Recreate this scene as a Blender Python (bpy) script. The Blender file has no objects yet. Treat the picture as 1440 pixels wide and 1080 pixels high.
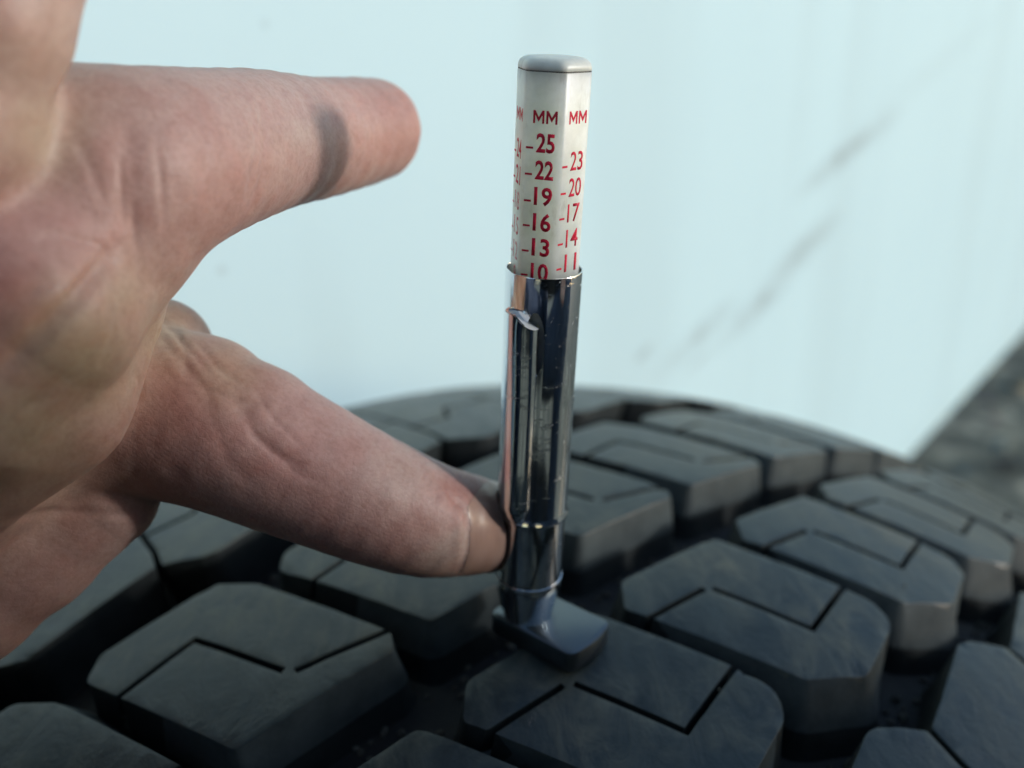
import bpy, bmesh, math, random
import numpy as np
from mathutils import Vector, Matrix, noise

random.seed(7); np.random.seed(7)
S = 0.001                                   # the code below works in millimetres
scene = bpy.context.scene
C = scene.collection

# ------------------------------------------------------------------ camera
PITCH = math.radians(18.5); FPX = 1250.0
CAM = np.array([-2.0, -110.0, 76.0])
cd = bpy.data.cameras.new('camera'); cam = bpy.data.objects.new('camera', cd); C.objects.link(cam)
cam.location = Vector(CAM * S); cam.rotation_euler = (math.pi/2 - PITCH, 0, 0)
cd.sensor_width = 36; cd.lens = 36 * FPX / 1440; cd.clip_start = 0.004; cd.clip_end = 400
cd.dof.use_dof = True; cd.dof.focus_distance = 0.101; cd.dof.aperture_fstop = cd.lens / 2.4
scene.camera = cam

# ------------------------------------------------------------------ light
SUN_DIR = Vector((-28, 6.4, -6.4)).normalized()     # the way the light travels
elev = math.asin(-SUN_DIR.z); az = math.atan2(-SUN_DIR.x, -SUN_DIR.y)
w = bpy.data.worlds.new('World'); scene.world = w; w.use_nodes = True
nt = w.node_tree; bg = nt.nodes['Background']
sky = nt.nodes.new('ShaderNodeTexSky'); sky.sky_type = 'NISHITA'; sky.sun_disc = False
sky.air_density = 1.0; sky.dust_density = 0.6; sky.ozone_density = 1.5
sky.sun_elevation = elev; sky.sun_rotation = az
nt.links.new(sky.outputs[0], bg.inputs[0]); bg.inputs[1].default_value = 0.15
sd = bpy.data.lights.new('sun', 'SUN'); so = bpy.data.objects.new('sun', sd); C.objects.link(so)
sd.energy = 1.3; sd.angle = math.radians(6.5); sd.color = (1.0, 0.995, 0.97)
so.rotation_euler = SUN_DIR.to_track_quat('-Z', 'Y').to_euler()
scene.view_settings.view_transform = 'Standard'; scene.view_settings.look = 'None'
scene.view_settings.exposure = 0.6; scene.view_settings.gamma = 1
scene.cycles.max_bounces = 8; scene.cycles.caustics_reflective = False

# ------------------------------------------------------------------ helpers
def at(px, py, d):
    """a point seen at photograph pixel (px,py), d mm deep along the optical axis -> world mm"""
    xd = (px-720)/FPX; yd = (py-540)/FPX
    return CAM + d*np.array([xd, math.cos(PITCH)-yd*math.sin(PITCH), -math.sin(PITCH)-yd*math.cos(PITCH)])
def project(P):
    D = P - CAM
    z = D[..., 1]*math.cos(PITCH) - D[..., 2]*math.sin(PITCH)
    y = -D[..., 2]*math.cos(PITCH) - D[..., 1]*math.sin(PITCH)
    return 720 + FPX*D[..., 0]/z, 540 + FPX*y/z, z

def tag(o, label=None, cat=None, kind=None, group=None):
    for k, v in (('label', label), ('category', cat), ('kind', kind), ('group', group)):
        if v: o[k] = v
    return o
def empty(name, loc, rot=None):
    o = bpy.data.objects.new(name, None); C.objects.link(o); o.empty_display_size = 0.005
    o.location = loc
    if rot is not None: o.rotation_euler = rot.to_euler()
    return o
def link(name, me, mat=None, parent=None):
    o = bpy.data.objects.new(name, me); C.objects.link(o)
    if mat and not me.materials: me.materials.append(mat)
    if parent: o.parent = parent
    return o
def finish(bm, name, mat=None, parent=None, smooth=35, scale=S):
    bmesh.ops.recalc_face_normals(bm, faces=bm.faces)
    if scale != 1: bmesh.ops.scale(bm, vec=(scale,)*3, verts=bm.verts)
    me = bpy.data.meshes.new(name); bm.to_mesh(me); bm.free()
    if smooth:
        me.polygons.foreach_set('use_smooth', [True]*len(me.polygons))
        me.set_sharp_from_angle(angle=math.radians(smooth))
    return link(name, me, mat, parent)
def lathe(bm, prof, n=96, cap0=False, cap1=False, sx=1, sy=1):
    rings = []
    for r, z in prof:
        rings.append([bm.verts.new((r*math.cos(2*math.pi*i/n)*sx, r*math.sin(2*math.pi*i/n)*sy, z)) for i in range(n)])
    for a, b in zip(rings, rings[1:]):
        for i in range(n): bm.faces.new((a[i], a[(i+1) % n], b[(i+1) % n], b[i]))
    if cap0: bm.faces.new(rings[0])
    if cap1: bm.faces.new(rings[-1])
    return rings
def loft(bm, loops, cap=True):
    R = [[bm.verts.new(p) for p in L] for L in loops]; n = len(R[0])
    for a, b in zip(R, R[1:]):
        for i in range(n): bm.faces.new((a[i], a[(i+1) % n], b[(i+1) % n], b[i]))
    if cap: bm.faces.new(R[0]); bm.faces.new(R[-1])
    return R
def round_poly(P, r, n=3):
    out = []; P = [np.array(p, float) for p in P]; N = len(P)
    for i in range(N):
        p0, p1, p2 = P[i-1], P[i], P[(i+1) % N]
        a = p0-p1; b = p2-p1; la, lb = np.linalg.norm(a), np.linalg.norm(b); a /= la; b /= lb
        rr = r[i] if isinstance(r, (list, tuple)) else r
        t = min(rr, la*0.45, lb*0.45)
        for k in range(n+1):
            s = k/n; out.append((1-s)**2*(p1+a*t) + 2*s*(1-s)*p1 + s*s*(p1+b*t))
    return out
def offset_poly(P, d):
    """d: scalar or per-vertex outward offset of a counter-clockwise polygon"""
    N = len(P); out = []
    for i in range(N):
        e1 = P[i]-P[i-1]; e2 = P[(i+1) % N]-P[i]
        e1 = e1/np.linalg.norm(e1); e2 = e2/np.linalg.norm(e2)
        n1 = np.array([e1[1], -e1[0]]); n2 = np.array([e2[1], -e2[0]])
        m = n1+n2; m = m/max(0.35, (m@m)/2) if m@m > 1e-6 else n1
        out.append(P[i] + m*(d[i] if hasattr(d, '__len__') else d))
    return out

# ------------------------------------------------------------------ materials
class NT:
    def __init__(s, name):
        s.m = bpy.data.materials.new(name); s.m.use_nodes = True; s.t = s.m.node_tree
        s.b = s.t.nodes['Principled BSDF']
    def n(s, typ, **kw):
        nd = s.t.nodes.new(typ)
        for k, v in kw.items():
            if k.startswith('i_'):
                key = k[2:]; key = int(key) if key.isdigit() else key.replace('_', ' ')
                nd.inputs[key].default_value = v
            else: setattr(nd, k, v)
        return nd
    def l(s, a, b): s.t.links.new(a, b)
    def pos(s):
        return s.n('ShaderNodeNewGeometry').outputs['Position']
    def objco(s): return s.n('ShaderNodeTexCoord').outputs['Object']
    def noise(s, co, scale, detail=4, rough=.55, dist=0):
        nd = s.n('ShaderNodeTexNoise'); nd.inputs['Scale'].default_value = scale
        nd.inputs['Detail'].default_value = detail; nd.inputs['Roughness'].default_value = rough
        nd.inputs['Distortion'].default_value = dist; s.l(co, nd.inputs['Vector']); return nd.outputs['Fac']
    def ramp(s, fac, stops):
        r = s.n('ShaderNodeValToRGB'); e = r.color_ramp.elements
        while len(e) < len(stops): e.new(0.5)
        for x, (p, c) in zip(e, stops): x.position = p; x.color = c if len(c) == 4 else (*c, 1)
        s.l(fac, r.inputs[0]); return r.outputs[0]
    def mix(s, fac, a, b, mode='MIX'):
        m = s.n('ShaderNodeMix', data_type='RGBA', blend_type=mode)
        for v, k in ((fac, 0), (a, 6), (b, 7)):
            if hasattr(v, 'is_linked'): s.l(v, m.inputs[k])
            else: m.inputs[k].default_value = v if k == 0 or len(v) == 4 else (*v, 1)
        return m.outputs[2]
    def math(s, op, a, b=0.0, clamp=False):
        m = s.n('ShaderNodeMath', operation=op, use_clamp=clamp)
        for v, k in ((a, 0), (b, 1)):
            if hasattr(v, 'is_linked'): s.l(v, m.inputs[k])
            else: m.inputs[k].default_value = v
        return m.outputs[0]
    def mapping(s, co, scale=(1, 1, 1), rot=(0, 0, 0), loc=(0, 0, 0), typ='POINT'):
        m = s.n('ShaderNodeMapping', vector_type=typ); m.inputs['Scale'].default_value = scale
        m.inputs['Rotation'].default_value = rot; m.inputs['Location'].default_value = loc
        s.l(co, m.inputs['Vector']); return m.outputs[0]
    def bump(s, h, strength, dist, prev=None):
        b = s.n('ShaderNodeBump'); b.inputs['Strength'].default_value = strength
        b.inputs['Distance'].default_value = dist; s.l(h, b.inputs['Height'])
        if prev is not None: s.l(prev, b.inputs['Normal'])
        return b.outputs[0]
    def set(s, **kw):
        for k, v in kw.items():
            i = s.b.inputs[k.replace('_', ' ')]
            if hasattr(v, 'is_linked'): s.l(v, i)
            else: i.default_value = (*v, 1) if isinstance(v, tuple) and len(v) == 3 and i.type == 'RGBA' else v
        return s

def mat_rubber():
    t = NT('rubber'); p = t.pos()
    n1 = t.noise(p, 34, 5, .6, .6); n2 = t.noise(t.mapping(p, (1, .55, 1), (0, 0, .75)), 190, 7, .7, .8); n3 = t.noise(p, 900, 4, .6)
    base = t.ramp(n2, [(.3, (.013, .022, .0245)), (.7, (.030, .047, .051))])
    dustf = t.math('MULTIPLY', t.ramp(n1, [(.42, (0, 0, 0)), (.62, (1, 1, 1))]), t.ramp(n2, [(.38, (0, 0, 0)), (.62, (1, 1, 1))]))
    dustf = t.math('MULTIPLY', dustf, .75)
    col = t.mix(dustf, base, (.115, .112, .080))
    sp = t.n('ShaderNodeTexVoronoi', feature='F1'); sp.inputs['Scale'].default_value = 420; t.l(p, sp.inputs['Vector'])
    spk = t.math('MULTIPLY', t.ramp(sp.outputs['Distance'], [(.05, (1, 1, 1)), (.11, (0, 0, 0))]), t.ramp(t.noise(p, 70, 2), [(.60, (0, 0, 0)), (.68, (1, 1, 1))]))
    col = t.mix(t.math('MULTIPLY', spk, .5), col, (.22, .21, .18))
    scr = t.noise(t.mapping(p, (260, 900, 260), (0, 0, .75)), 1, 3, .6)
    rough = t.ramp(n2, [(.3, (.30,)*3), (.7, (.48,)*3)])
    h = t.bump(n3, .25, .0002); h = t.bump(scr, .18, .0002, h); h = t.bump(n2, .35, .0008, h)
    t.set(Base_Color=col, Roughness=rough, Normal=h, Specular_IOR_Level=.5)
    return t.m
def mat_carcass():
    t = NT('groove_rubber_shaded'); p = t.pos()
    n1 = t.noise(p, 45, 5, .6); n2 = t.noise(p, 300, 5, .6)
    col = t.mix(t.math('MULTIPLY', t.ramp(n1, [(.45, (0, 0, 0)), (.7, (1, 1, 1))]), .35), (.006, .007, .008), (.045, .042, .028))  # near-black base paints the shade of the grooves into the colour
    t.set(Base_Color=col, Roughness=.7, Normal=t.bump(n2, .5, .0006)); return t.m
def mat_chrome(name, col, rough, scratch=.12):
    t = NT(name); c = t.objco()
    n1 = t.noise(t.mapping(c, (1500, 1500, 90)), 1, 3, .6)
    n2 = t.noise(c, 900, 5, .7); n3 = t.noise(t.mapping(c, (260, 260, 900), (0, .5, 0)), 1, 6, .75)
    spk = t.ramp(n2, [(.60, (0, 0, 0)), (.72, (1, 1, 1))])
    scr = t.ramp(n3, [(.58, (0, 0, 0)), (.70, (1, 1, 1))])
    r = t.math('ADD', rough, t.math('MULTIPLY', spk, .30)); r = t.math('ADD', r, t.math('MULTIPLY', scr, .26))
    colr = t.mix(t.math('MULTIPLY', t.ramp(t.noise(c, 200, 5, .7), [(.62, (0, 0, 0)), (.75, (1, 1, 1))]), .35), col, (.20, .17, .13))
    h = t.bump(n1, scratch, .00006); h = t.bump(scr, .12, .00004, h)
    t.set(Base_Color=colr, Metallic=1.0, Roughness=r, Normal=h); return t.m
def mat_plastic(sss=1.0, rad=1.0):
    t = NT('ivory_plastic'); c = t.objco()
    n1 = t.noise(c, 260, 5, .65); n2 = t.noise(t.mapping(c, (700, 700, 240)), 1, 4, .6)
    col = t.ramp(n1, [(.3, (.59, .60, .53)), (.62, (.74, .755, .68))])
    g = t.math('MULTIPLY', t.ramp(n2, [(.60, (0, 0, 0)), (.74, (1, 1, 1))]), .45)
    col = t.mix(g, col, (.36, .33, .26))
    t.set(Base_Color=col, Roughness=.34, Subsurface_Weight=sss, Subsurface_Radius=(.014*rad, .014*rad, .012*rad), Subsurface_Scale=1.0,
          Normal=t.bump(n2, .12, .0001)); return t.m
def mat_ink(name, col, wear):
    t = NT(name); c = t.pos(); n = t.noise(c, 1500, 4, .7)
    f = t.ramp(n, [(wear, (0, 0, 0)), (wear+.12, (1, 1, 1))])
    t.set(Base_Color=t.mix(f, col, (.72, .50, .46)), Roughness=.6, Specular_IOR_Level=.2); return t.m
def mat_skin():
    t = NT('skin'); p = t.pos()
    at_ = t.n('ShaderNodeAttribute', attribute_name='tint')
    sep = t.n('ShaderNodeSeparateColor'); t.l(at_.outputs['Color'], sep.inputs[0])
    n1 = t.noise(p, 90, 4, .6); n2 = t.noise(p, 420, 5, .65); n3 = t.noise(p, 2200, 3, .6)
    base = t.ramp(n1, [(.3, (.46, .275, .232)), (.52, (.50, .312, .265)), (.72, (.54, .355, .302))])
    base = t.mix(t.math('MULTIPLY', sep.outputs[0], .75), base, (.39, .16, .13))
    base = t.mix(t.math('MULTIPLY', sep.outputs[1], .75), base, (.42, .32, .19))
    base = t.mix(t.math('MULTIPLY', sep.outputs[2], .8), base, (.52, .41, .345))
    pores = t.ramp(n2, [(.30, (.82, .74, .72)), (.55, (1, 1, 1))])
    base = t.mix(.6, base, pores, 'MULTIPLY')
    fine = t.ramp(t.noise(p, 1500, 3, .7), [(.36, (.78, .70, .68)), (.56, (1, 1, 1))])
    base = t.mix(.5, base, fine, 'MULTIPLY')
    blot = t.ramp(t.noise(p, 230, 3, .5, .5), [(.46, (1, 1, 1)), (.66, (1.0, .86, .84))])
    base = t.mix(.5, base, blot, 'MULTIPLY')
    vor = t.n('ShaderNodeTexVoronoi', feature='DISTANCE_TO_EDGE'); vor.inputs['Scale'].default_value = 1
    t.l(t.mapping(p, (1500, 900, 1500), (0, .5, 0)), vor.inputs['Vector'])
    lines = t.ramp(vor.outputs['Distance'], [(0, (0, 0, 0)), (.16, (1, 1, 1))])
    ridg = t.n('ShaderNodeTexWave', wave_type='BANDS', bands_direction='X'); ridg.inputs['Scale'].default_value = 620
    ridg.inputs['Distortion'].default_value = 5; ridg.inputs['Detail'].default_value = 2; ridg.inputs['Detail Scale'].default_value = .6
    t.l(t.mapping(p, (1, 1, 1), (0, .9, .4)), ridg.inputs['Vector'])
    h = t.bump(lines, .10, .0001); h = t.bump(ridg.outputs['Fac'], .05, .0001, h); h = t.bump(n2, .25, .0003, h); h = t.bump(n3, .4, .00008, h)
    t.set(Base_Color=base, Roughness=t.ramp(n2, [(.3, (.42,)*3), (.7, (.58,)*3)]), Subsurface_Weight=.25,
          Subsurface_Radius=(.005, .0016, .0008), Subsurface_Scale=1.0, Normal=h, Specular_IOR_Level=.45)
    return t.m
def mat_nail():
    t = NT('nail'); p = t.pos(); n = t.noise(t.mapping(p, (500, 500, 120)), 1, 4)
    t.set(Base_Color=t.ramp(n, [(.3, (.36, .215, .165)), (.7, (.42, .27, .215))]), Roughness=.32, Subsurface_Weight=.2,
          Subsurface_Radius=(.002, .001, .0006), Normal=t.bump(n, .1, .0001)); return t.m

def mat_wall(name='moulded_rubber_shaded', f=1.0):  # dull moulded sides; f sets a painted tone, dark for shade, lighter for light
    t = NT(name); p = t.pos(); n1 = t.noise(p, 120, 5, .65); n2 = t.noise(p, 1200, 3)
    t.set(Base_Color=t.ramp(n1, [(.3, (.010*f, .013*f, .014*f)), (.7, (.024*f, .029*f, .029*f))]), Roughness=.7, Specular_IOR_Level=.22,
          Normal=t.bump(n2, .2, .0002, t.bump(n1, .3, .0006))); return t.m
M_rub, M_car, M_wall, M_cham = mat_rubber(), mat_carcass(), mat_wall(), mat_wall('chamfer_rubber_lit', 3.0)  # walls toned as if shaded, chamfers as if lit: painted copies of one rubber
M_chrome = mat_chrome('chrome', (.86, .87, .88), .075)
M_steel = mat_chrome('satin_steel', (.135, .16, .175), .36, .2)
M_plast = mat_plastic(); M_cap = mat_plastic(.5, .12)
M_ink = mat_ink('red_ink', (.66, .014, .05), .66)
M_faded = mat_ink('faded_red_ink', (.68, .17, .19), .50)
M_skin, M_nail = mat_skin(), mat_nail()
tg = NT('seam_grime'); tg.set(Base_Color=(.07, .06, .05), Roughness=.8); M_grime = tg.m

# ------------------------------------------------------------------ tyre
TR, TV0, TANG, TTILT, TCU = 320.93, 33.76, 0.82043, 0.15975, 0.0039302
NP = 63; STEP = 2*math.pi/NP
c_ = np.array([math.sin(TANG), math.cos(TANG), 0]); a0_ = np.array([math.cos(TANG), -math.sin(TANG), 0]); k_ = np.array([0, 0, 1.])
a_ = a0_*math.cos(TTILT) - k_*math.sin(TTILT); n_ = k_*math.cos(TTILT) + a0_*math.sin(TTILT)
B0 = math.asin(TV0/TR); TCTR = c_*TV0 - n_*TR*math.cos(B0)
def tread_local(u, v, h):
    th = v/TR - B0; r = TR - TCU*u*u/2 + h
    return (u, r*math.sin(th), r*math.cos(th))
def tread_world(u, v, h=0):
    x, y, z = tread_local(u, v, h); return TCTR + a_*x + c_*y + n_*z
tyre = empty('tyre', Vector(TCTR*S), Matrix((a_, c_, n_)).transposed().to_3x3())
tag(tyre, 'black off-road tyre with chunky tread blocks leaning beside the white panel', 'tyre')

DEPTH = 11.0
rows = {
 'A': dict(poly=[(0, -11.2), (4.6, -15.6), (29.6, -4.4), (34.6, 5.0), (31.6, 19.4), (28.0, 22.2), (22.0, 20.6), (1.5, 11.5)],
           rad=[1.2, .9, .8, 1.2, 2.2, 2.2, 1.5, 1.2], extra={2: 2.6, 3: 2.2},
           sipes=[[(7.4, -16.2), (8.3, -13.9), (9.2, -1.5)], [(9.9, -.2), (24.6, 6.0), (22.2, 19.6), (21.9, 22.5)]]),
 'C': dict(poly=[(-44.4, -46.4), (-40.4, -49.6), (-12.4, -39.6), (-11.6, -15.2), (-14.6, -13.2), (-40.0, -21.8), (-45.6, -26.6)],
           rad=[1.2, 1.2, 1.0, .9, 1.2, 1.2, 1.2], extra={2: .9, 3: .9, 5: 2.2, 6: 2.2},
           sipes=[[(-32.9, -50.5), (-33.4, -47.7), (-35.4, -34.6), (-19.6, -28.4)], [(-18.3, -27.2), (-15.2, -13.2), (-14.8, -10.5)]]),
 'D': dict(poly=[(44.9, 4.9), (50.2, 3.6), (70, 1.6), (95, -.6), (95, 30.2), (70, 32.6), (49.8, 34.6), (44.6, 35.8), (40.2, 30), (39.6, 27.4)],
           rad=[.5, .3, .3, .6, .6, .3, .3, .5, 1.0, 1.0], extra={}, slot={0, 1, 2, 3, 4, 5, 6, 7},
           sipes=[[(58, 34.8), (58, 24), (66, 18), (66, 1)]]),
}
rows['E'] = dict(poly=[(-15-x, 5.6-y) for x, y in rows['D']['poly']], rad=rows['D']['rad'], extra={}, slot=rows['D']['slot'],
                 sipes=[[(-15-x, 5.6-y) for x, y in s] for s in rows['D']['sipes']])

def make_block(spec, seed):
    N = len(spec['poly']); P = round_poly(spec['poly'], spec['rad'], 3)
    own = [i for i in range(N) for _ in range(4)]
    slot = spec.get('slot', set())
    # dense sides first: outline levels
    bm = bmesh.new()
    def lvl(h, f, fx):
        d = [((0 if o in slot else f) + spec['extra'].get(o, 0)*fx) for o in own]
        return [(q[0], q[1], h) for q in offset_poly(P, d)]
    loft(bm, [lvl(-DEPTH-1.2, 2.4, 1.05), lvl(-9.4, 1.35, 1.02), lvl(-6.5, .95, 1.0), lvl(0, 0, 0)])
    bmesh.ops.recalc_face_normals(bm, faces=bm.faces)
    me = bpy.data.meshes.new('blk'); bm.to_mesh(me); bm.free()
    ob = bpy.data.objects.new('blk', me); C.objects.link(ob)
    bc = bmesh.new()
    for pl in spec['sipes']:
        pl = [np.array(p, float) for p in pl]; hw = .5
        L, Rr = [], []
        for i, p in enumerate(pl):
            d1 = pl[i]-pl[i-1] if i else pl[1]-pl[0]; d2 = pl[i+1]-pl[i] if i < len(pl)-1 else d1
            d1 = d1/np.linalg.norm(d1); d2 = d2/np.linalg.norm(d2)
            m = np.array([-d1[1]-d2[1], d1[0]+d2[0]]); m = m/max(.5, (m@m)/2)
            L.append(p+m*hw); Rr.append(p-m*hw)
        loop = Rr + L[::-1]
        loft(bc, [[(q[0], q[1], -4.2) for q in loop], [(q[0], q[1], 2) for q in loop]])
    bmesh.ops.recalc_face_normals(bc, faces=bc.faces)
    mc = bpy.data.meshes.new('cut'); bc.to_mesh(mc); bc.free()
    oc = bpy.data.objects.new('cut', mc); C.objects.link(oc)
    md = ob.modifiers.new('b', 'BOOLEAN'); md.operation = 'DIFFERENCE'; md.object = oc; md.solver = 'EXACT'
    dg = bpy.context.evaluated_depsgraph_get(); ev = bpy.data.meshes.new_from_object(ob.evaluated_get(dg))
    bpy.data.objects.remove(ob); bpy.data.objects.remove(oc)
    bm = bmesh.new(); bm.from_mesh(ev)
    bmesh.ops.remove_doubles(bm, verts=bm.verts, dist=.02)
    es = [e for e in bm.edges if len(e.link_faces) == 2 and all(v.co.z > -.01 for v in e.verts) and e.calc_face_angle(0) > .6]
    bmesh.ops.bevel(bm, geom=es, offset=.22, segments=2, profile=.6, affect='EDGES', clamp_overlap=True)
    us = [v.co.x for v in bm.verts]; vs = [v.co.y for v in bm.verts]
    for i in np.arange(min(us)+2.3, max(us), 2.3):
        bmesh.ops.bisect_plane(bm, geom=bm.verts[:]+bm.edges[:]+bm.faces[:], plane_co=(i, 0, 0), plane_no=(1, 0, 0))
    for i in np.arange(min(vs)+2.4, max(vs), 2.4):
        bmesh.ops.bisect_plane(bm, geom=bm.verts[:]+bm.edges[:]+bm.faces[:], plane_co=(0, i, 0), plane_no=(0, 1, 0))
    bmesh.ops.triangulate(bm, faces=[f for f in bm.faces if len(f.verts) > 4])
    bm.normal_update()
    for f in bm.faces: f.material_index = 1 if f.normal.z < .22 or f.calc_center_median().z < -6.6 else 2 if f.normal.z < .6 and f.calc_center_median().z < -.4 else 0  # steep and deep faces take the painted shade tone, chamfers the lit one
    bm.verts.index_update(); flat = [tuple(v.co) for v in bm.verts]
    for v in bm.verts:
        q = noise.noise(Vector((v.co.x*.22+seed, v.co.y*.22, v.co.z*.3)))
        h = v.co.z + (.10*q if v.co.z > -1 else .15*q)
        v.co = Vector(tread_local(v.co.x + .12*noise.noise(Vector((v.co.y*.5, seed, v.co.z*.4))), v.co.y, h))*S
    rg = random.Random(int(seed*100)+5)
    for _ in range(9):
        q = P[rg.randrange(len(P))]; q2 = P[rg.randrange(len(P))]; f = rg.random()**2*.5; cx, cy = q*(1-f)+q2*f
        r_ = rg.uniform(.8, 2.0); dp = rg.uniform(.12, .45)
        for v in bm.verts:
            x_, y_ = flat[v.index][:2]; dd = math.hypot(x_-cx, y_-cy)
            if dd < r_ and flat[v.index][2] > -1.5: v.co -= v.co.normalized()*0 + Vector((0, v.co.y, v.co.z)).normalized()*dp*(1-dd/r_)*S
    me = bpy.data.meshes.new('tread_block'); bm.to_mesh(me); bm.free()
    me.polygons.foreach_set('use_smooth', [True]*len(me.polygons)); me.set_sharp_from_angle(angle=math.radians(38))
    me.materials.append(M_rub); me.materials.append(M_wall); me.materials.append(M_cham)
    return me
far = bmesh.new()
for ri, (rn, spec) in enumerate(rows.items()):
    variants = [make_block(spec, 3.7*ri+11.3*j) for j in range(4)]
    for k in range(NP):
        kk = k if k < 40 else k-NP; me = variants[(kk*7+ri) % 4]
        if -6 <= kk <= 13:
            o = bpy.data.objects.new('tread_block', me); C.objects.link(o); o.parent = tyre
            o.rotation_euler.x = -kk*STEP
        else:
            tmp = me.copy(); tmp.transform(Matrix.Rotation(-kk*STEP, 4, 'X')); far.from_mesh(tmp); bpy.data.meshes.remove(tmp)
fme = bpy.data.meshes.new('tread'); far.to_mesh(fme); far.free()
fme.materials.append(M_rub); fme.materials.append(M_wall); fme.materials.append(M_cham)
tag(link('tread', fme, None, tyre), kind='stuff')
# carcass: groove floor, shoulders, sidewalls and bead as one surface of revolution
bm = bmesh.new()
prof = []
for u in np.linspace(-104, 90, 40): prof.append((u, TR - TCU*u*u/2 - DEPTH))
out_r = [(95.5, TR-30), (100, TR-46), (104, TR-70), (105, TR-92), (100, TR-112), (90, TR-124), (84, TR-128)]
out_l = [(-15-u, r-3) for u, r in out_r]
inner = [(76, TR-126), (88, TR-108), (92, TR-80), (86, TR-52), (60, TR-32), (0, TR-24), (-70, TR-34), (-100, TR-54), (-107, TR-82), (-102, TR-110), (-91, TR-129)]
loopP = prof + out_r + inner + out_l[::-1]
NS = 252; rings = []
for i in range(NS):
    th = 2*math.pi*i/NS
    rings.append([bm.verts.new((u, r*math.sin(th), r*math.cos(th))) for u, r in loopP])
nP = len(loopP)
for i in range(NS):
    A, B = rings[i], rings[(i+1) % NS]
    for j in range(nP): bm.faces.new((A[j], A[(j+1) % nP], B[(j+1) % nP], B[j]))
finish(bm, 'carcass', M_car, tyre, 40)

bm = bmesh.new()
rg = random.Random(3)
for i in range(420):
    lane = rg.choice([(-11, -1), (-55, -46), (35.5, 39), (-11, -1), (34, 40), (-40, 34)])
    u = rg.uniform(*lane); v = rg.uniform(-60, 110); r = rg.uniform(.18, .5) if lane == (-40, 34) else rg.uniform(.3, 1.0)
    p = tread_world(u, v, .1 if lane == (-40, 34) else -DEPTH+.2)
    if lane == (-40, 34) and (i % 3 or r > .34): continue
    bmesh.ops.create_icosphere(bm, subdivisions=1, radius=1, matrix=Matrix.Translation(Vector(p)) @ Matrix.Rotation(rg.uniform(0, 6), 4, (1, .3, .6)) @ Matrix.Diagonal((r, r*rg.uniform(.5, 1), r*rg.uniform(.4, .8), 1)))
tgr = NT('grit'); tgr.set(Base_Color=tgr.ramp(tgr.noise(tgr.pos(), 400), [(.3, (.04, .038, .03)), (.7, (.13, .12, .09))]), Roughness=.9)
tag(finish(bm, 'grit', tgr.m, None, 0), 'fine grit and sand lodged in the tread grooves of the tyre', 'grit', 'stuff')

# ------------------------------------------------------------------ panel and ground
PD = np.array([.619, .785, 0]); PN = np.array([.785, -.619, 0])
PO = np.array([447., 835., 0.]) 
PZ0 = 76-420.
def panel_hit(px, py):
    r = at(px, py, 1)-CAM; t = ((PO-CAM)@PN)/(r@PN); P = CAM+t*r
    return (P-PO)@PD, P[2]-PZ0
def mat_panel():
    t = NT('white_paint'); c = t.objco()
    n1 = t.noise(c, 5, 4, .6); n2 = t.noise(c, 60, 5, .65)
    col = t.ramp(n1, [(.3, (.51, .685, .75)), (.7, (.525, .70, .76))])
    smear = t.noise(t.mapping(c, (14, 1, 30), (0, .25, 0)), 1, 5, .65)
    sm = t.noise(t.mapping(c, (45, 1, 70), (0, -.35, 0)), 1, 6, .7)
    spots = [(1190, 215, 60, 22, 1), (1130, 352, 55, 28, .9), (1070, 425, 60, 26, .8), (985, 470, 60, 24, .6), (905, 497, 16, 12, .9),
             (1235, 180, 40, 26, .5), (310, 381, 9, 8, 1), (1320, 90, 100, 30, .15), (370, 33, 9, 6, .5), (985, 505, 30, 10, .5)]
    tot = None
    for px, py, rx, ry, a in spots:
        x, z = panel_hit(px, py); x2, _ = panel_hit(px+rx, py); _, z2 = panel_hit(px, py+ry)
        g = t.n('ShaderNodeTexGradient', gradient_type='SPHERICAL')
        m = t.mapping(c, (max(abs(x2-x), 2)*S, 1, max(abs(z2-z), 2)*S), (0, -.25, 0), (x*S, 0, z*S), 'TEXTURE')
        t.l(m, g.inputs[0]); v = t.math('MULTIPLY', g.outputs['Fac'], a*1.5)
        tot = v if tot is None else t.math('MAXIMUM', tot, v)
    f = t.math('MULTIPLY', tot, t.ramp(sm, [(.38, (.3,)*3), (.60, (1, 1, 1))]), True)
    f = t.math('MULTIPLY', f, .52)
    vs_ = t.noise(t.mapping(c, (9, 1, 1.3), (0, .16, 0)), 1, 3, .6)
    f = t.math('ADD', f, t.math('MULTIPLY', t.ramp(vs_, [(.48, (0, 0, 0)), (.62, (1, 1, 1))]), .08), True)
    f = t.math('ADD', f, t.math('MULTIPLY', t.ramp(smear, [(.56, (0, 0, 0)), (.8, (1, 1, 1))]), .04), True)
    col = t.mix(f, col, (.20, .23, .24))
    t.set(Base_Color=col, Roughness=.6, Specular_IOR_Level=.25, Normal=t.bump(n2, .05, .001)); return t.m
bm = bmesh.new()
# sheet with a rolled-in lower lip
prof = [(30, 0), (3.2, 0), (.9, .9), (0, 3.2), (0, 40), (0, 300), (0, 900), (1.4, 900), (1.4, 300), (1.4, 40), (1.4, 3.4), (3.4, 1.4), (30, 1.4)]
loft(bm, [[(x, y, z) for y, z in prof] for x in np.linspace(-2000, 800, 18)])
panel = finish(bm, 'body_panel', mat_panel(), None, 40)
panel.matrix_world = Matrix(((PD[0], -PN[0], 0, PO[0]*S), (PD[1], -PN[1], 0, PO[1]*S), (0, 0, 1, PZ0*S), (0, 0, 0, 1)))
tag(panel, 'white painted vehicle panel with grey scuff marks standing behind the tyre', 'panel')

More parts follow.
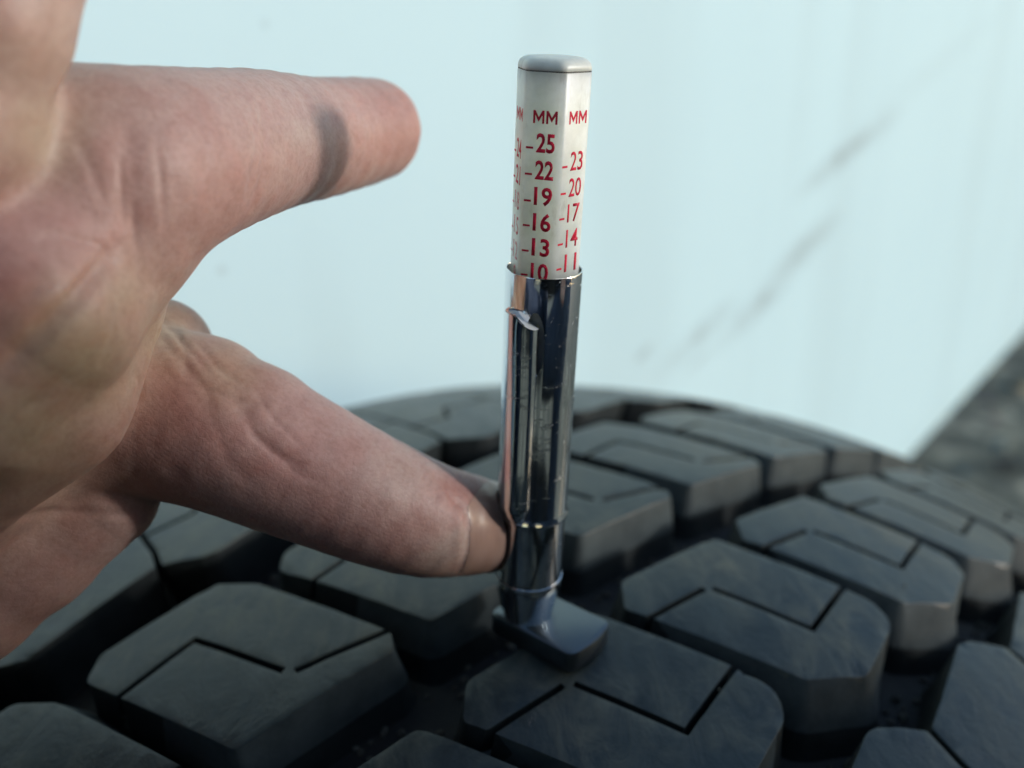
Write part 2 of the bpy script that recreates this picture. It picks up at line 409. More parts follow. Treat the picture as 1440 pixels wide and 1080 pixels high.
GZ = -650.
def mat_ground():
    t = NT('dirt'); p = t.pos()
    n1 = t.noise(p, 7, 6, .6); n2 = t.noise(p, 11, 6, .65); n3 = t.noise(p, 90, 5, .7)
    col = t.ramp(n1, [(.35, (.07, .07, .05)), (.5, (.19, .185, .125)), (.62, (.56, .52, .37))])
    col = t.mix(t.ramp(n2, [(.46, (0, 0, 0)), (.56, (.85,)*3)]), col, (.04, .048, .038))
    col = t.mix(t.math('MULTIPLY', n3, .35), col, (.30, .30, .22))
    h = t.bump(n2, .8, .03); h = t.bump(n3, .6, .008, h)
    t.set(Base_Color=col, Roughness=.95, Normal=h); return t.m
bm = bmesh.new(); bmesh.ops.create_grid(bm, x_segments=2, y_segments=2, size=150)
gr = finish(bm, 'ground', mat_ground(), None, 0, 1); gr.location.z = GZ*S; tag(gr, 'bare brown dirt ground strewn with small stones', None, 'structure')
def mat_stone():
    t = NT('stone'); p = t.pos(); n = t.noise(p, 30, 4)
    v = t.n('ShaderNodeTexVoronoi'); v.inputs['Scale'].default_value = 25; t.l(p, v.inputs['Vector'])
    col = t.mix(.5, t.ramp(n, [(.3, (.07, .075, .06)), (.7, (.33, .33, .25))]), v.outputs['Color'], 'SOFT_LIGHT')
    t.set(Base_Color=t.mix(.75, v.outputs['Color'], col), Roughness=.9); t.set(Base_Color=col); return t.m
bm = bmesh.new()
for i in range(1500):
    px = random.uniform(-600, 3600); py = random.uniform(-500, 4200)
    r = random.choice([4, 6, 8, 10, 14, 22])*random.uniform(.7, 1.4)
    m = Matrix.Translation((px, py, GZ + r*.2)) @ Matrix.Rotation(random.uniform(0, 6), 4, 'Z') @ Matrix.Diagonal((r, r*random.uniform(.6, 1), r*random.uniform(.4, .7), 1))
    res = bmesh.ops.create_icosphere(bm, subdivisions=1, radius=1, matrix=m)
    for v in res['verts']:
        v.co += Vector((noise.noise(v.co*.09), noise.noise(v.co*.09+Vector((9, 0, 0))), 0))*r*.5
tag(finish(bm, 'gravel', mat_stone(), None, 50), 'loose grey and tan stones scattered over the dirt', 'gravel', 'stuff')
# a dark dead leaf lying on the dirt at the right
q = at(1416, 656, 1)-CAM; t_ = (GZ+8-CAM[2])/q[2]; LP = CAM+q*t_
bm = bmesh.new(); NL = 12; top = []
for i in range(NL+1):
    s = i/NL; wd = 26*math.sin(math.pi*min(1, s*.96+.03))**.8
    top.append([bm.verts.new((70*(s-.5), f*wd, 6*(abs(f)**2)+5*math.sin(s*5)+3)) for f in (-1, -.5, 0, .5, 1)])
for a, b in zip(top, top[1:]):
    for j in range(4): bm.faces.new((a[j], b[j], b[j+1], a[j+1]))
bmesh.ops.solidify(bm, geom=bm.faces[:], thickness=.8)
tl = NT('dead_leaf'); tl.set(Base_Color=tl.ramp(tl.noise(tl.objco(), 60), [(.3, (.02, .022, .03)), (.7, (.05, .05, .055))]), Roughness=.7)
leaf = finish(bm, 'dead_leaf', tl.m, None, 50); leaf.location = Vector(LP*S); leaf.rotation_euler = (0, 0, .7)
tag(leaf, 'dark curled leaf lying on the brown dirt at right', 'leaf')

# ------------------------------------------------------------------ tread depth gauge
GB = np.array([0.0, 2.8, -0.25])
gd = np.array([.035, -math.sin(math.radians(5.5)), math.cos(math.radians(5.5))]); gd /= np.linalg.norm(gd)
gx = a0_ - gd*(a0_@gd); gx /= np.linalg.norm(gx); gy = np.cross(gd, gx)
gauge = empty('tread_depth_gauge', Vector(GB*S), Matrix((gx, gy, gd)).transposed().to_3x3())
tag(gauge, 'chrome tread depth gauge with ivory hexagonal scale rod standing on the tread', 'gauge')
AZ0 = math.atan2(-1, 0) - math.atan2(a0_[1], a0_[0])       # local azimuth of the side that faces the camera
HEX = AZ0 - math.radians(17.4)                             # normal of the middle printed face
# scale rod: rounded hexagon
RH = 4.42
def hexring(R, z, rad=.55):
    P = [(R*math.cos(HEX+math.pi/6+i*math.pi/3), R*math.sin(HEX+math.pi/6+i*math.pi/3)) for i in range(6)]
    return [(q[0], q[1], z) for q in round_poly(P, rad, 4)]
bm = bmesh.new()
loft(bm, [hexring(RH, 12)] + [hexring(RH, z) for z in (40, 60, 78.35)] + [hexring(RH-.06, 78.45)])
rod = finish(bm, 'scale_rod', M_plast, gauge, 30)
bm = bmesh.new()
loft(bm, [hexring(RH-.055, 78.4), hexring(RH-.055, 78.6)])
finish(bm, 'cap_seam', M_grime, gauge, 30)
bm = bmesh.new()
loft(bm, [hexring(RH-.05, 78.55, .6), hexring(RH, 78.62, .6), hexring(RH-.02, 79.0, .7), hexring(RH-.14, 79.35, .8), hexring(RH-.42, 79.65, 1.0), hexring(RH-.9, 79.85, 1.2), hexring(RH-1.9, 79.93, 1.0)])
finish(bm, 'end_cap', M_cap, gauge, 60)
# printed markings
AP = RH*math.cos(math.pi/6)
def place_on_face(o, face, u, s, lift):
    ang = HEX + face*math.pi/3
    nrm = Vector((math.cos(ang), math.sin(ang), 0)); tx = Vector((-math.sin(ang), math.cos(ang), 0)); up = Vector((0, 0, 1))
    o.parent = rod
    m = Matrix((tx, up, nrm)).transposed().to_4x4(); m.translation = (nrm*(AP+lift) + tx*u + up*s)*S
    o.matrix_local = m
def text_mesh(txt, h, wx, bold):
    cu = bpy.data.curves.new('t', 'FONT'); cu.body = txt; cu.align_x = 'CENTER'; cu.align_y = 'CENTER'; cu.size = 1; cu.offset = bold; cu.resolution_u = 3
    ob = bpy.data.objects.new('t', cu); C.objects.link(ob)
    dg = bpy.context.evaluated_depsgraph_get(); me = bpy.data.meshes.new_from_object(ob.evaluated_get(dg)); bpy.data.objects.remove(ob)
    co = np.array([v.co for v in me.vertices]); mn, mx = co.min(0), co.max(0)
    for v in me.vertices:
        v.co.x = (v.co.x-(mn[0]+mx[0])/2)/(mx[0]-mn[0])*wx*S; v.co.y = (v.co.y-(mn[1]+mx[1])/2)/(mx[1]-mn[1])*h*S
    bm = bmesh.new(); bm.from_mesh(me)
    ex = bmesh.ops.extrude_face_region(bm, geom=bm.faces[:])
    for v in [g for g in ex['geom'] if isinstance(g, bmesh.types.BMVert)]: v.co.z += .006*S
    bm.to_mesh(me); bm.free(); me.materials.clear()
    return me
def mm_mesh():
    bm = bmesh.new()
    for x0 in (0, 1.12):
        for P in ([(0, 0), (.18, 0), (.18, 1), (0, 1)], [(.78, 0), (.96, 0), (.96, 1), (.78, 1)], [(.181, .62), (.48, .12), (.48, .5), (.181, 1)], [(.779, 1), (.48, .5), (.48, .12), (.779, .62)]):
            bm.faces.new([bm.verts.new(((x+x0-1.04)*1.34, (y-.5)*1.4, .006)) for x, y in P])
    bmesh.ops.triangulate(bm, faces=bm.faces[:]); bmesh.ops.recalc_face_normals(bm, faces=bm.faces); bmesh.ops.scale(bm, vec=(S,)*3, verts=bm.verts)
    me = bpy.data.meshes.new('unit_mark'); bm.to_mesh(me); bm.free(); return me
def mark(name, me, mat, face, u, s):
    o = link(name, me, mat); place_on_face(o, face, u, s, .004)
bmt = bmesh.new(); bmesh.ops.create_cube(bmt, size=1); bmesh.ops.scale(bmt, vec=(.85*S, 24*S*.01, .006*S), verts=bmt.verts)
tick = bpy.data.meshes.new('tick_mark'); bmt.to_mesh(tick); bmt.free()
tickf = tick.copy()
SN = lambda n: 70.95-(25-n)*.99
for face, nums, du in ((0, (25, 22, 19, 16, 13, 10), .42), (1, (23, 20, 17, 14, 11), .45), (-1, (24, 21, 18, 15, 12, 9), .45)):
    for n in nums:
        old = face == -1 and n <= 18
        mt = M_faded if old else M_ink
        me = text_mesh(str(n), 2.15, (2.15 if n > 9 else 1.05) if face != 1 else 2.0, .026 if face == 0 else .01)
        mark('number', me, mt, face, du, SN(n))
        mark('tick_mark', tickf if old else tick, mt, face, -1.42, SN(n)-.55+random.uniform(-.05, .05))
    mark('unit_mark', mm_mesh(), M_ink, face, .25, 73.75)
# barrel with slot
bm = bmesh.new()
RB = 4.76; RI = 4.52
prof = [(RI, 21.5), (RI, 55.4), (RI+.05, 55.55), (RB-.04, 55.55), (RB, 55.45), (RB, 38), (RB, 22.2), (RB+.12, 21.8), (RB+.27, 21.4), (RB+.2, 21.0), (RB-.02, 20.95), (RI+.02, 21.1)]
rr = lathe(bm, prof + [prof[0]], 160)
bmesh.ops.remove_doubles(bm, verts=bm.verts, dist=.0005)
bmesh.ops.recalc_face_normals(bm, faces=bm.faces)
me = bpy.data.meshes.new('barrel'); bm.to_mesh(me); bm.free(); bo = bpy.data.objects.new('barrel', me); C.objects.link(bo)
SL = AZ0 - math.radians(12)
bc = bmesh.new(); nrm = np.array([math.cos(SL), math.sin(SL), 0]); tx = np.array([-math.sin(SL), math.cos(SL), 0])
el = [(1.25*math.cos(a), 4.3*math.sin(a)) for a in np.linspace(0, 2*math.pi, 40, endpoint=False)]
loft(bc, [[tuple(nrm*d + tx*x + np.array([0, 0, 47.0+z])) for x, z in el] for d in (3.0, 7.0)])
bmesh.ops.recalc_face_normals(bc, faces=bc.faces)
mc = bpy.data.meshes.new('cut'); bc.to_mesh(mc); bc.free(); oc = bpy.data.objects.new('cut', mc); C.objects.link(oc)
md = bo.modifiers.new('b', 'BOOLEAN'); md.operation = 'DIFFERENCE'; md.object = oc; md.solver = 'EXACT'
dg = bpy.context.evaluated_depsgraph_get(); ev = bpy.data.meshes.new_from_object(bo.evaluated_get(dg)); bpy.data.objects.remove(bo); bpy.data.objects.remove(oc)
bm = bmesh.new(); bm.from_mesh(ev); finish(bm, 'barrel', M_chrome, gauge, 28)
# pocket clip: a rolled tongue of sheet standing off the barrel
CL = AZ0 - math.radians(33)
nrm = np.array([math.cos(CL), math.sin(CL), 0]); tx = np.array([-math.sin(CL), math.cos(CL), 0])
bm = bmesh.new(); outer, innr = [], []
zs = list(np.linspace(21.6, 24.5, 8)) + list(np.linspace(26, 51.2, 26))
for z in zs:
    e = min(1, max(0, (z-21.3)/2.6))**.5; hw = 2.15*(.55+.45*e); pr = .25 + 1.5*e + .35*max(0, (z-40)/11)
    top = max(0, (z-48)/3.2); hw += .0
    lo, li = [], []
    for a in np.linspace(0, math.pi, 15):
        x = -hw*math.cos(a); y = 4.15 + (pr+.35)*math.sin(a)**.8
        zz = z + (0 if z < 50 else -.5*math.sin(a)*0)
        lo.append(bm.verts.new(tuple(nrm*y + tx*x + np.array([0, 0, zz - 1.6*top*max(0, math.cos(math.pi-a))*1.2]))))
        xi = -(hw-.32)*math.cos(a); yi = 4.1 + max(.02, pr+.02)*math.sin(a)**.8
        li.append(bm.verts.new(tuple(nrm*yi + tx*xi + np.array([0, 0, zz - 1.6*top*max(0, math.cos(math.pi-a))*1.2]))))
    outer.append(lo); innr.append(li)
for A, B, f in [(outer[i], outer[i+1], 0) for i in range(len(zs)-1)] + [(innr[i], innr[i+1], 1) for i in range(len(zs)-1)]:
    for j in range(14): bm.faces.new((A[j], A[j+1], B[j+1], B[j]))
for R in (0, -1):
    for j in range(14): bm.faces.new((outer[R][j], outer[R][j+1], innr[R][j+1], innr[R][j]))
for i in range(len(zs)-1):
    for j in (0, -1): bm.faces.new((outer[i][j], outer[i+1][j], innr[i+1][j], innr[i][j]))
bm.faces.new(outer[0]); bm.faces.new(outer[-1]).material_index = 1
clip = finish(bm, 'pocket_clip', M_chrome, gauge, 40)
tcut = NT('cut_metal'); tcut.set(Base_Color=(.82, .83, .83), Metallic=.6, Roughness=.55); clip.data.materials.append(tcut.m)
bm = bmesh.new(); lathe(bm, [(3.9, 9.5), (4.66, 9.6), (4.67, 11), (4.65, 15), (4.62, 21.3), (3.9, 21.3)], 96, True, True)
finish(bm, 'lower_sleeve', M_chrome, gauge, 30)
bm = bmesh.new(); lathe(bm, [(3.7, 3.2), (3.75, 3.9), (3.9, 4.8), (4.66, 9.0), (4.80, 9.5), (4.82, 10.4), (4.76, 10.8), (4.2, 11.0)], 96, True, True)
finish(bm, 'neck', M_chrome, gauge, 40)
bm = bmesh.new()
fo = round_poly([(-3.8, -4.0), (10.6, -3.8), (11.5, 1.3), (10.9, 5.9), (-3.8, 5.4)], [1.4, 1.5, 2.4, 1.5, 1.4], 4)
ft = math.radians(9); loft(bm, [[(q[0]*math.cos(ft)-q[1]*math.sin(ft), q[0]*math.sin(ft)+q[1]*math.cos(ft), h) for q in offset_poly(fo, o)] for h, o in ((.1, -.9), (.35, -.3), (.9, 0), (3.3, 0), (3.75, -.12), (3.95, -.5))])
finish(bm, 'foot', M_steel, gauge, 30)
bm = bmesh.new(); lathe(bm, [(.3, -8.8), (.9, -8.2), (1.0, -7), (1.0, 3)], 24, True, True)
finish(bm, 'probe_pin', M_steel, gauge, 40)

# ------------------------------------------------------------------ hand
def chain(pts, k, sub=1):
    P = np.array([(*at(x, y, d), r*d/FPX) for x, y, d, r in pts])
    if sub > 1:                                  # a smooth curve through the joints
        E = np.concatenate([[2*P[0]-P[1]], P, [2*P[-1]-P[-2]]]); out = []
        for i in range(1, len(E)-2):
            for t in np.arange(sub)/sub:
                a, b, c, d = E[i-1:i+3]
                out.append(.5*(2*b + (c-a)*t + (2*a-5*b+4*c-d)*t*t + (3*b-a-3*c+d)*t**3))
        P = np.array(out+[P[-1]])
    return ([(p[:3], p[3]) for p in P], k, 1.8 if sub == 1 else .5)
chains = [
 chain([(522, 183, 131, 70), (455, 194, 120.5, 80), (375, 200, 108.5, 95), (290, 216, 98, 113), (190, 243, 90, 143), (70, 300, 90, 195), (-70, 400, 88, 215)], 3.0, 3),   # index
 chain([(120, 330, 88, 120), (40, 420, 84, 150), (-70, 500, 84, 190)], 3.0),                        # knuckle mass below the index
 chain([(150, 440, 95, 72), (60, 555, 92, 112), (-70, 630, 90, 130)], 2.0),                         # web of skin
 chain([(680, 740, 126.5, 65), (600, 730, 119.5, 80), (520, 700, 116, 90), (420, 656, 114, 100), (320, 610, 113, 112), (215, 578, 114, 122), (90, 590, 114, 130), (-80, 600, 108, 170)], .9, 3),  # thumb
 chain([(226, 492, 120, 72), (150, 540, 118, 84)], 1.6), chain([(300, 544, 114, 68), (250, 565, 113, 84)], 1.4), chain([(366, 586, 113, 70), (330, 600, 113, 80)], 1.6),   # thumb knuckle folds
 chain([(150, 700, 114, 70), (40, 770, 114, 92), (-60, 830, 113, 110), (-220, 800, 106, 170)], 1.2),      # heel of the palm
 chain([(24, -90, 74, 104), (-20, 35, 73, 106), (-70, 165, 74, 112), (-160, 330, 84, 150)], 2.0),   # curled middle finger, close to the lens
 chain([(-190, -60, 84, 95), (-200, 90, 80, 105), (-220, 330, 86, 140)], 2.0),                        # ring finger
 chain([(-320, 20, 92, 85), (-330, 180, 90, 95), (-300, 400, 92, 140)], 2.0),                        # little finger
 chain([(-70, 480, 92, 230), (-230, 560, 98, 300), (-420, 660, 104, 300), (-700, 760, 100, 330)], 5.0),   # palm, wrist and forearm
]
press = (GB, gd, 4.8)
def smin(a, b, k):
    h = np.maximum(k-np.abs(a-b), 0)/k; return np.minimum(a, b)-h*h*k*.25
def sdf(P):
    tot = None
    for pts, k, ki in chains:
        f = None
        for (A, ra), (B, rb) in zip(pts, pts[1:]):
            ab = (B-A).astype(np.float32); pa = P-A.astype(np.float32)
            t = np.clip((pa@ab)/(ab@ab), 0, 1)
            d = np.sqrt(((pa-t[..., None]*ab)**2).sum(-1)) - (ra+t*(rb-ra))
            f = d if f is None else smin(f, d, ki)
        tot = f if tot is None else smin(tot, f, k)
    if press is not None:                       # the thumb flattens where it is pressed against the gauge
        ax_o, ax_d, rr = press; pa = P-ax_o.astype(np.float32); t = pa@ax_d.astype(np.float32)
        dc = np.sqrt(np.maximum((pa**2).sum(-1)-t*t, 0)) - rr
        tot = -smin(-tot, dc, .6)
    return tot
def surface_nets(lo, hi, h):
    ax = [np.arange(lo[i], hi[i]+h, h, dtype=np.float32) for i in range(3)]
    n = [len(a) for a in ax]
    F = np.empty(n, np.float32)
    for i in range(n[0]):
        Y, Z = np.meshgrid(ax[1], ax[2], indexing='ij')
        F[i] = sdf(np.stack([np.full_like(Y, ax[0][i]), Y, Z], -1))
    sg = F < 0
    cs = np.zeros([m-1 for m in n], np.int8)
    for dx in (0, 1):
        for dy in (0, 1):
            for dz in (0, 1): cs += sg[dx:n[0]-1+dx, dy:n[1]-1+dy, dz:n[2]-1+dz]
    act = (cs > 0) & (cs < 8); idx = -np.ones(cs.shape, np.int64); idx[act] = np.arange(act.sum())
    I = np.argwhere(act); acc = np.zeros((len(I), 3)); cnt = np.zeros(len(I))
    cor = [(0, 0, 0), (1, 0, 0), (0, 1, 0), (1, 1, 0), (0, 0, 1), (1, 0, 1), (0, 1, 1), (1, 1, 1)]
    for a in range(8):
        for b in range(a+1, 8):
            if sum(abs(p-q) for p, q in zip(cor[a], cor[b])) != 1: continue
            fa = F[I[:, 0]+cor[a][0], I[:, 1]+cor[a][1], I[:, 2]+cor[a][2]]; fb = F[I[:, 0]+cor[b][0], I[:, 1]+cor[b][1], I[:, 2]+cor[b][2]]
            m = (fa < 0) != (fb < 0); t = np.where(m, fa/np.where(m, fa-fb, 1), 0)
            p = np.array(cor[a])+t[:, None]*(np.array(cor[b])-np.array(cor[a]))
            acc[m] += p[m]; cnt[m] += 1
    V = (I+acc/cnt[:, None])*h+np.array(lo)
    quads = []
    for axn in range(3):
        o1, o2 = [(1, 2), (2, 0), (0, 1)][axn]
        sl = [slice(None)]*3; s0 = list(sl); s1 = list(sl); s0[axn] = slice(0, -1); s1[axn] = slice(1, None)
        ch = sg[tuple(s0)] != sg[tuple(s1)]
        E = np.argwhere(ch); ok = (E[:, o1] > 0) & (E[:, o2] > 0) & (E[:, o1] < n[o1]-1) & (E[:, o2] < n[o2]-1); E = E[ok]
        fl = sg[tuple(s0)][tuple(E.T)]
        def cell(d1, d2):
            c = E.copy(); c[:, o1] -= d1; c[:, o2] -= d2; return idx[tuple(c.T)]
        q = np.stack([cell(1, 1), cell(0, 1), cell(0, 0), cell(1, 0)], 1)
        q[~fl] = q[~fl][:, ::-1]; quads.append(q)
    return V, np.concatenate(quads)
V, Q = surface_nets((-150, -85, -62), (8, 32, 98), .75)
def grad(P, e=.15):
    g = np.zeros_like(P)
    for i in range(3):
        d = np.zeros(3); d[i] = e
        g[:, i] = (sdf((P+d).astype(np.float32))-sdf((P-d).astype(np.float32)))/(2*e)
    return g/np.maximum(np.linalg.norm(g, axis=1), 1e-6)[:, None]
# one refinement where the lens sees the hand: split every quad into four
pxv, pyv, zv = project(V)
ek = {}
newV = [V]; nv = len(V)
ed = np.sort(np.concatenate([Q[:, [0, 1]], Q[:, [1, 2]], Q[:, [2, 3]], Q[:, [3, 0]]]), axis=1)
ue, inv = np.unique(ed, axis=0, return_inverse=True); inv = inv.reshape(4, -1)
mid = (V[ue[:, 0]]+V[ue[:, 1]])/2; ctr = V[Q].mean(1)
V = np.concatenate([V, mid, ctr]); m0 = nv+inv; c0 = nv+len(ue)+np.arange(len(Q))
Q = np.concatenate([np.stack([Q[:, i], m0[i], c0, m0[(i+3) % 4]], 1) for i in range(4)])
for _ in range(2):
    g = grad(V); V = V - g*sdf(V.astype(np.float32))[:, None]
N = grad(V, .3)
pxv, pyv, zv = project(V); view = (CAM-V); view /= np.linalg.norm(view, axis=1)[:, None]; facing = np.clip((N*view).sum(1)*4, 0, 1)
def seg_dist(poly):
    best = np.full(len(V), 1e9); par = np.zeros(len(V)); run = 0.0
    tot_l = sum(math.hypot(q[0]-p[0], q[1]-p[1]) for p, q in zip(poly, poly[1:]))
    for (x0, y0), (x1, y1) in zip(poly, poly[1:]):
        dx, dy = x1-x0, y1-y0; t = np.clip(((pxv-x0)*dx+(pyv-y0)*dy)/(dx*dx+dy*dy), 0, 1)
        dd = np.hypot(pxv-x0-t*dx, pyv-y0-t*dy); L = math.hypot(dx, dy)
        par = np.where(dd < best, (run+t*L)/tot_l, par); best = np.minimum(best, dd); run += L
    return best, np.clip(np.sin(np.pi*par), 0, 1)**.6
disp = np.zeros(len(V))
# skin creases and folds: (polyline, width px, depth mm, depth range of the surface they lie on)
creases = [
 ([(178, 170), (184, 270), (192, 340), (204, 412)], 26, .45, (70, 115)),
 ([(186, 280), (192, 330), (200, 395)], 6, .2, (70, 115)),
 ([(366, 140), (374, 195), (372, 240), (352, 300)], 6, .34, (75, 125)),
 ([(352, 150), (362, 205), (345, 290)], 4, .16, (75, 125)),
 ([(270, 150), (290, 210), (280, 290)], 10, .10, (75, 125)),
 ([(175, 335), (110, 415), (55, 470), (-20, 545)], 16, .55, (70, 105)),
 ([(150, 360), (70, 445), (10, 505)], 5, .16, (70, 105)),
 ([(320, 520), (335, 560), (360, 610), (400, 650), (450, 676)], 14, .24, (90, 130)),
 ([(330, 560), (360, 612), (410, 655)], 4, .10, (90, 130)),
 ([(345, 600), (385, 640), (430, 655)], 5, .12, (90, 130)),
 ([(285, 545), (330, 562), (380, 572)], 5, .22, (95, 130)),
 ([(200, 445), (250, 500), (285, 545), (305, 585)], 8, .25, (95, 135)),
 ([(185, 520), (200, 540), (190, 570)], 5, .2, (90, 125)),
 ([(596, 652), (626, 690), (640, 708)], 7, -.30, (100, 130)),
 ([(610, 664), (634, 700), (652, 716)], 5, .25, (100, 130)),
 ([(648, 700), (658, 735), (657, 775), (642, 812)], 4, .16, (100, 130)),
 ([(640, 712), (647, 745), (643, 795)], 7, -.20, (100, 130)),
 ([(120, 420), (100, 480), (70, 540)], 14, .2, (80, 110)),
 ([(170, 480), (120, 560), (60, 620)], 16, .15, (80, 110)),
 ([(420, 590), (480, 640), (560, 690)], 34, .12, (90, 130)),
 ([(540, 640), (575, 700), (590, 770)], 14, .10, (90, 130)),
 ([(215, 436), (262, 486), (300, 530)], 5, .28, (95, 135)), ([(275, 480), (310, 520), (345, 540)], 5, .25, (95, 135)),
 ([(245, 455), (262, 500), (262, 540)], 4, .16, (95, 135)), ([(225, 520), (262, 545), (300, 590), (318, 640)], 6, .1, (95, 135)),
 ([(355, 545), (385, 590), (430, 632)], 4, .14, (95, 135)), ([(372, 625), (420, 668), (480, 690)], 6, .08, (95, 135)),
 ([(300, 610), (330, 660), (380, 700)], 10, .07, (95, 135)), ([(205, 610), (240, 660), (300, 700)], 12, .08, (95, 135)),
 ([(20, 350), (80, 330), (140, 345), (190, 400)], 7, .18, (60, 110)), ([(0, 440), (60, 400), (110, 392)], 6, .16, (60, 110)),
 ([(0, 590), (60, 560), (110, 520), (150, 470)], 8, .22, (60, 110)), ([(30, 640), (90, 600), (130, 560)], 6, .16, (60, 110)),
 ([(150, 420), (160, 470), (140, 520)], 6, .18, (60, 110)), ([(100, 180), (130, 240), (150, 300)], 8, .12, (60, 110)),
 ([(218, 190), (226, 250), (232, 330)], 5, .14, (60, 125)), ([(168, 215), (172, 280), (178, 330)], 4, .14, (60, 125)),
 ([(0, 735), (70, 720), (140, 722), (200, 722)], 6, .3, (80, 125)),
]
for pl, wd, dp, (d0, d1) in creases:
    sdv, tap = seg_dist(pl); q = np.exp(-(sdv/wd)**2)*tap; q *= (zv > d0) & (zv < d1); disp -= dp*q*facing
# irregular flesh
lump = np.array([noise.noise(Vector(p*.11)) for p in V]); disp += .15*lump
lump2 = np.array([noise.noise(Vector(p*.45+np.array([5, 1, 2]))) for p in V]); disp += .05*lump2
V = V + N*disp[:, None]
# skin tones that belong to the skin: redness over knuckles and pads, yellower web, paler worn skin
def blob(x, y, r, d0, d1):
    return np.exp(-((pxv-x)**2+(pyv-y)**2)/(r*r))*((zv > d0) & (zv < d1))
red = np.zeros(len(V)); yel = np.zeros(len(V)); pale = np.zeros(len(V))
for x, y, r, a in ((10, 420, 90, 1), (120, 380, 90, .6), (290, 230, 90, .5), (560, 190, 60, .5), (330, 260, 70, .5), (260, 560, 90, .7), (400, 660, 60, .6), (470, 730, 90, .5), (640, 690, 40, .9), (150, 610, 80, .4), (180, 230, 60, .5), (560, 770, 70, .4)):
    red = np.maximum(red, a*blob(x, y, r, 60, 140))
for x, y, r, a in ((110, 500, 110, 1), (40, 600, 110, .9), (170, 420, 60, .7), (230, 470, 70, .8), (320, 520, 60, .6), (40, 80, 160, .4), (60, 180, 70, .8)):
    yel = np.maximum(yel, a*blob(x, y, r, 60, 140))
for x, y, r, a in ((430, 180, 40, .6), (350, 140, 120, .35), (560, 660, 60, .5), (620, 780, 40, .7), (100, 150, 80, .4), (240, 150, 100, .3), (645, 760, 20, .8)):
    pale = np.maximum(pale, a*blob(x, y, r, 60, 140))
tips = (zv > 100)
def make_mesh(name, verts, faces, mat):
    me = bpy.data.meshes.new(name)
    me.vertices.add(len(verts)); me.vertices.foreach_set('co', (verts*S).astype(np.float32).ravel())
    me.loops.add(faces.size); me.loops.foreach_set('vertex_index', faces.astype(np.int32).ravel())
    me.polygons.add(len(faces)); me.polygons.foreach_set('loop_start', np.arange(0, faces.size, faces.shape[1], dtype=np.int32))
    me.update(calc_edges=True); me.validate()
    me.polygons.foreach_set('use_smooth', [True]*len(me.polygons)); me.materials.append(mat); return me
me = make_mesh('hand', V, Q, M_skin)
at_ = me.attributes.new('tint', 'FLOAT_COLOR', 'POINT')
at_.data.foreach_set('color', np.stack([red, yel, pale, np.ones(len(V))], 1).astype(np.float32).ravel())
hand = link('hand', me)
tag(hand, 'bare hand pressing its thumb against the gauge, forefinger stretched out above', 'person')
# thumb nail: a thin plate lying on the tip that faces the gauge
fc = V[Q].mean(1); fx, fy, fz = project(fc); fn = N[Q].mean(1)
bx = np.interp(fy, [660, 690, 712, 740, 770, 800, 815], [700, 672, 657, 661, 661, 651, 645])
sel = (fx > bx) & (fx < 740) & (fy > 676) & (fy < 806) & (fz > 105) & (fz < 127) & (fn[:, 0] > -.2)
F = Q[sel]; uq, inv = np.unique(F, return_inverse=True)
bm = bmesh.new(); vs = [bm.verts.new(V[i]+N[i]*.05) for i in uq]; inv = inv.reshape(F.shape)
for q in inv: bm.faces.new([vs[i] for i in q])
inn = {}
for e in [e for e in bm.edges if e.is_boundary]:
    pass
ex = bmesh.ops.extrude_edge_only(bm, edges=[e for e in bm.edges if e.is_boundary])
low = [g_ for g_ in ex['geom'] if isinstance(g_, bmesh.types.BMVert)]
NN = {tuple(np.round(V[i]+N[i]*.05, 3)): N[i] for i in uq}
for v in low:
    nn = NN.get(tuple(np.round(np.array(v.co), 3)))
    v.co -= Vector(nn)*.5 if nn is not None else Vector((.3, 0, 0))
if len(bm.faces): finish(bm, 'nail', M_nail, hand, 50)

# ------------------------------------------------------------------ the phone that takes the picture, unseen, added to block light and darken reflections
bm = bmesh.new()
ol = round_poly([(-18, -40), (134, -40), (134, 34), (-18, 34)], 9, 6)
loft(bm, [[(q[0], q[1], z) for q in offset_poly([np.array(p) for p in ol], o)] for z, o in ((2.2, -1.2), (2.8, -.3), (4, 0), (8.5, 0), (9.7, -.4), (10.2, -1.4))])
tp = NT('phone_glass'); tp.set(Base_Color=(.012, .013, .016), Roughness=.25)
phone = finish(bm, 'phone', tp.m, None, 40)
phone.location = cam.location; phone.rotation_euler = cam.rotation_euler
tag(phone, 'unseen black phone held just behind the lens, added to block light', 'phone')

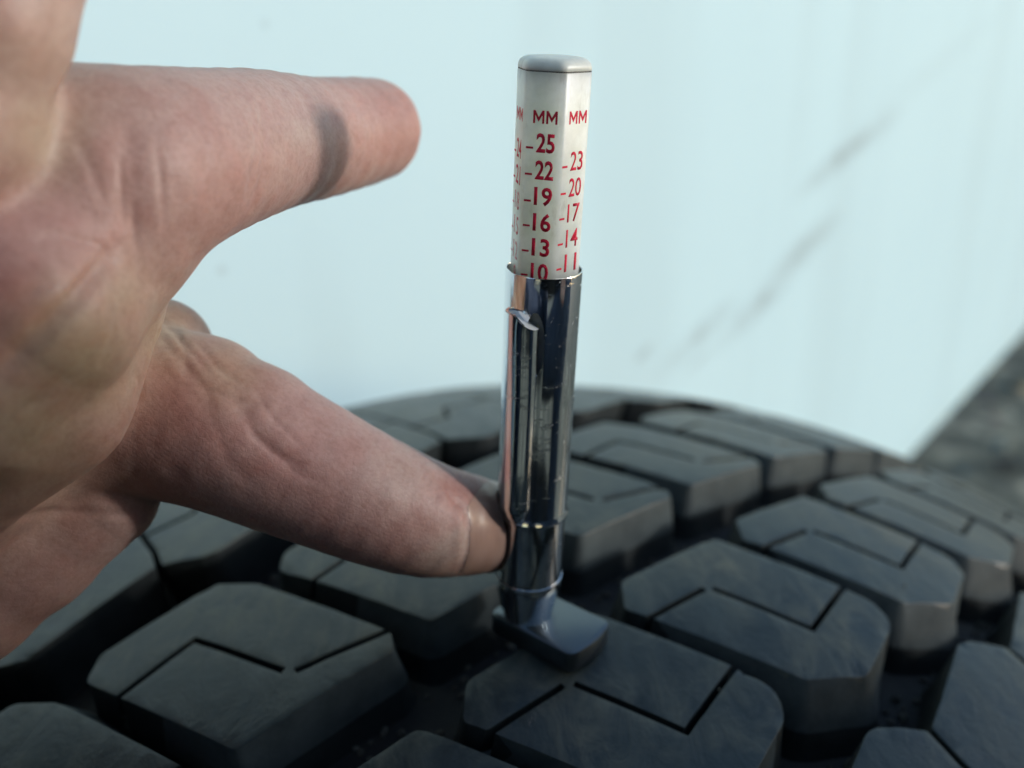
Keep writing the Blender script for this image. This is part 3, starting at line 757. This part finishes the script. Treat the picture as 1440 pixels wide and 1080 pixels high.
# ------------------------------------------------------------------ unseen rest of the person behind the phone, added to block light (clothes, head, other hand)
def body(name, parts, k, h, mat, pad=8):
    global chains
    global press
    press = None; keep = chains; chains = [([(np.array(p[:3], float), p[3]) for p in c], k, 1.8) for c in parts]
    allp = np.array([p for c in parts for p in c]); lo = (allp[:, :3]-allp[:, 3:]).min(0)-pad; hi = (allp[:, :3]+allp[:, 3:]).max(0)+pad
    v, q = surface_nets(tuple(lo), tuple(hi), h); chains = keep
    o = link(name, make_mesh(name, v, q, mat), None, hand); return o
tc = NT('navy_cloth'); pc = tc.pos()
wv = tc.noise(pc, 12, 5, .6)
tc.set(Base_Color=tc.ramp(wv, [(.3, (.024, .036, .062)), (.7, (.042, .060, .10))]), Roughness=.9, Normal=tc.bump(wv, .6, .02))
wr = at(-700, 760, 100)
body('overalls', [
    [(0, -540, 190, 120), (0, -620, 20, 140), (0, -730, -180, 165)],
    [(-170, -525, 190, 75), (170, -525, 190, 75)],
    [(-190, -520, 180, 72), (-250, -290, 40, 54), (wr[0]-6, wr[1]-40, wr[2]-2, 38)],
    [(190, -520, 180, 70), (335, -300, -50, 52), (252, -158, 30, 44)],
    [(-90, -730, -220, 115), (-150, -228, -42, 78), (-170, -430, -560, 60)],  # left knee brought close to block sky light from the front left
    [(90, -730, -220, 115), (237, -92, 14, 64), (230, -300, -570, 55)]], 60, 11, tc.m)  # right knee posed to keep sun off the near left tread
body('shoe', [[(-170, -435, -600, 48), (-190, -330, -618, 40)]], 20, 7, tp.m)
body('shoe', [[(230, -305, -600, 48), (245, -190, -618, 40)]], 20, 7, tp.m)
body('head', [[(0, -560, 300, 55), (0, -510, 340, 72), (0, -495, 400, 88)], [(0, -460, 330, 48), (0, -412, 368, 13)], [(-84, -500, 385, 16), (-86, -495, 365, 12)], [(84, -500, 385, 16), (86, -495, 365, 12)]], 24, 6, M_skin)
tcap = NT('dark_knit'); tcap.set(Base_Color=(.02, .02, .022), Roughness=.9)
body('cap', [[(0, -506, 412, 92), (0, -518, 440, 78)]], 20, 7, tcap.m)
px_ = lambda x, y, z: tuple(np.array(cam.matrix_basis @ Vector((x*S, y*S, z*S)))/S)
body('other_hand', [[(250, -155, 32, 30), px_(220, -12, 6)+(38,), px_(188, 2, 8)+(28,)], [px_(214, 2, -6)+(32,), px_(216, -34, -2)+(34,)]] + [[px_(176, yy, -20)+(10,), px_(152, yy, -14)+(8.5,), px_(134, yy+2, -10)+(7,)] for yy in (24, 2, -20, -38)] + [[px_(172, 6, 26)+(11,), px_(150, 10, 22)+(9.5,), px_(126, 12, 18)+(7.5,)]], 8, 2.5, M_skin)  # set forward so that it shades the heel of the palm
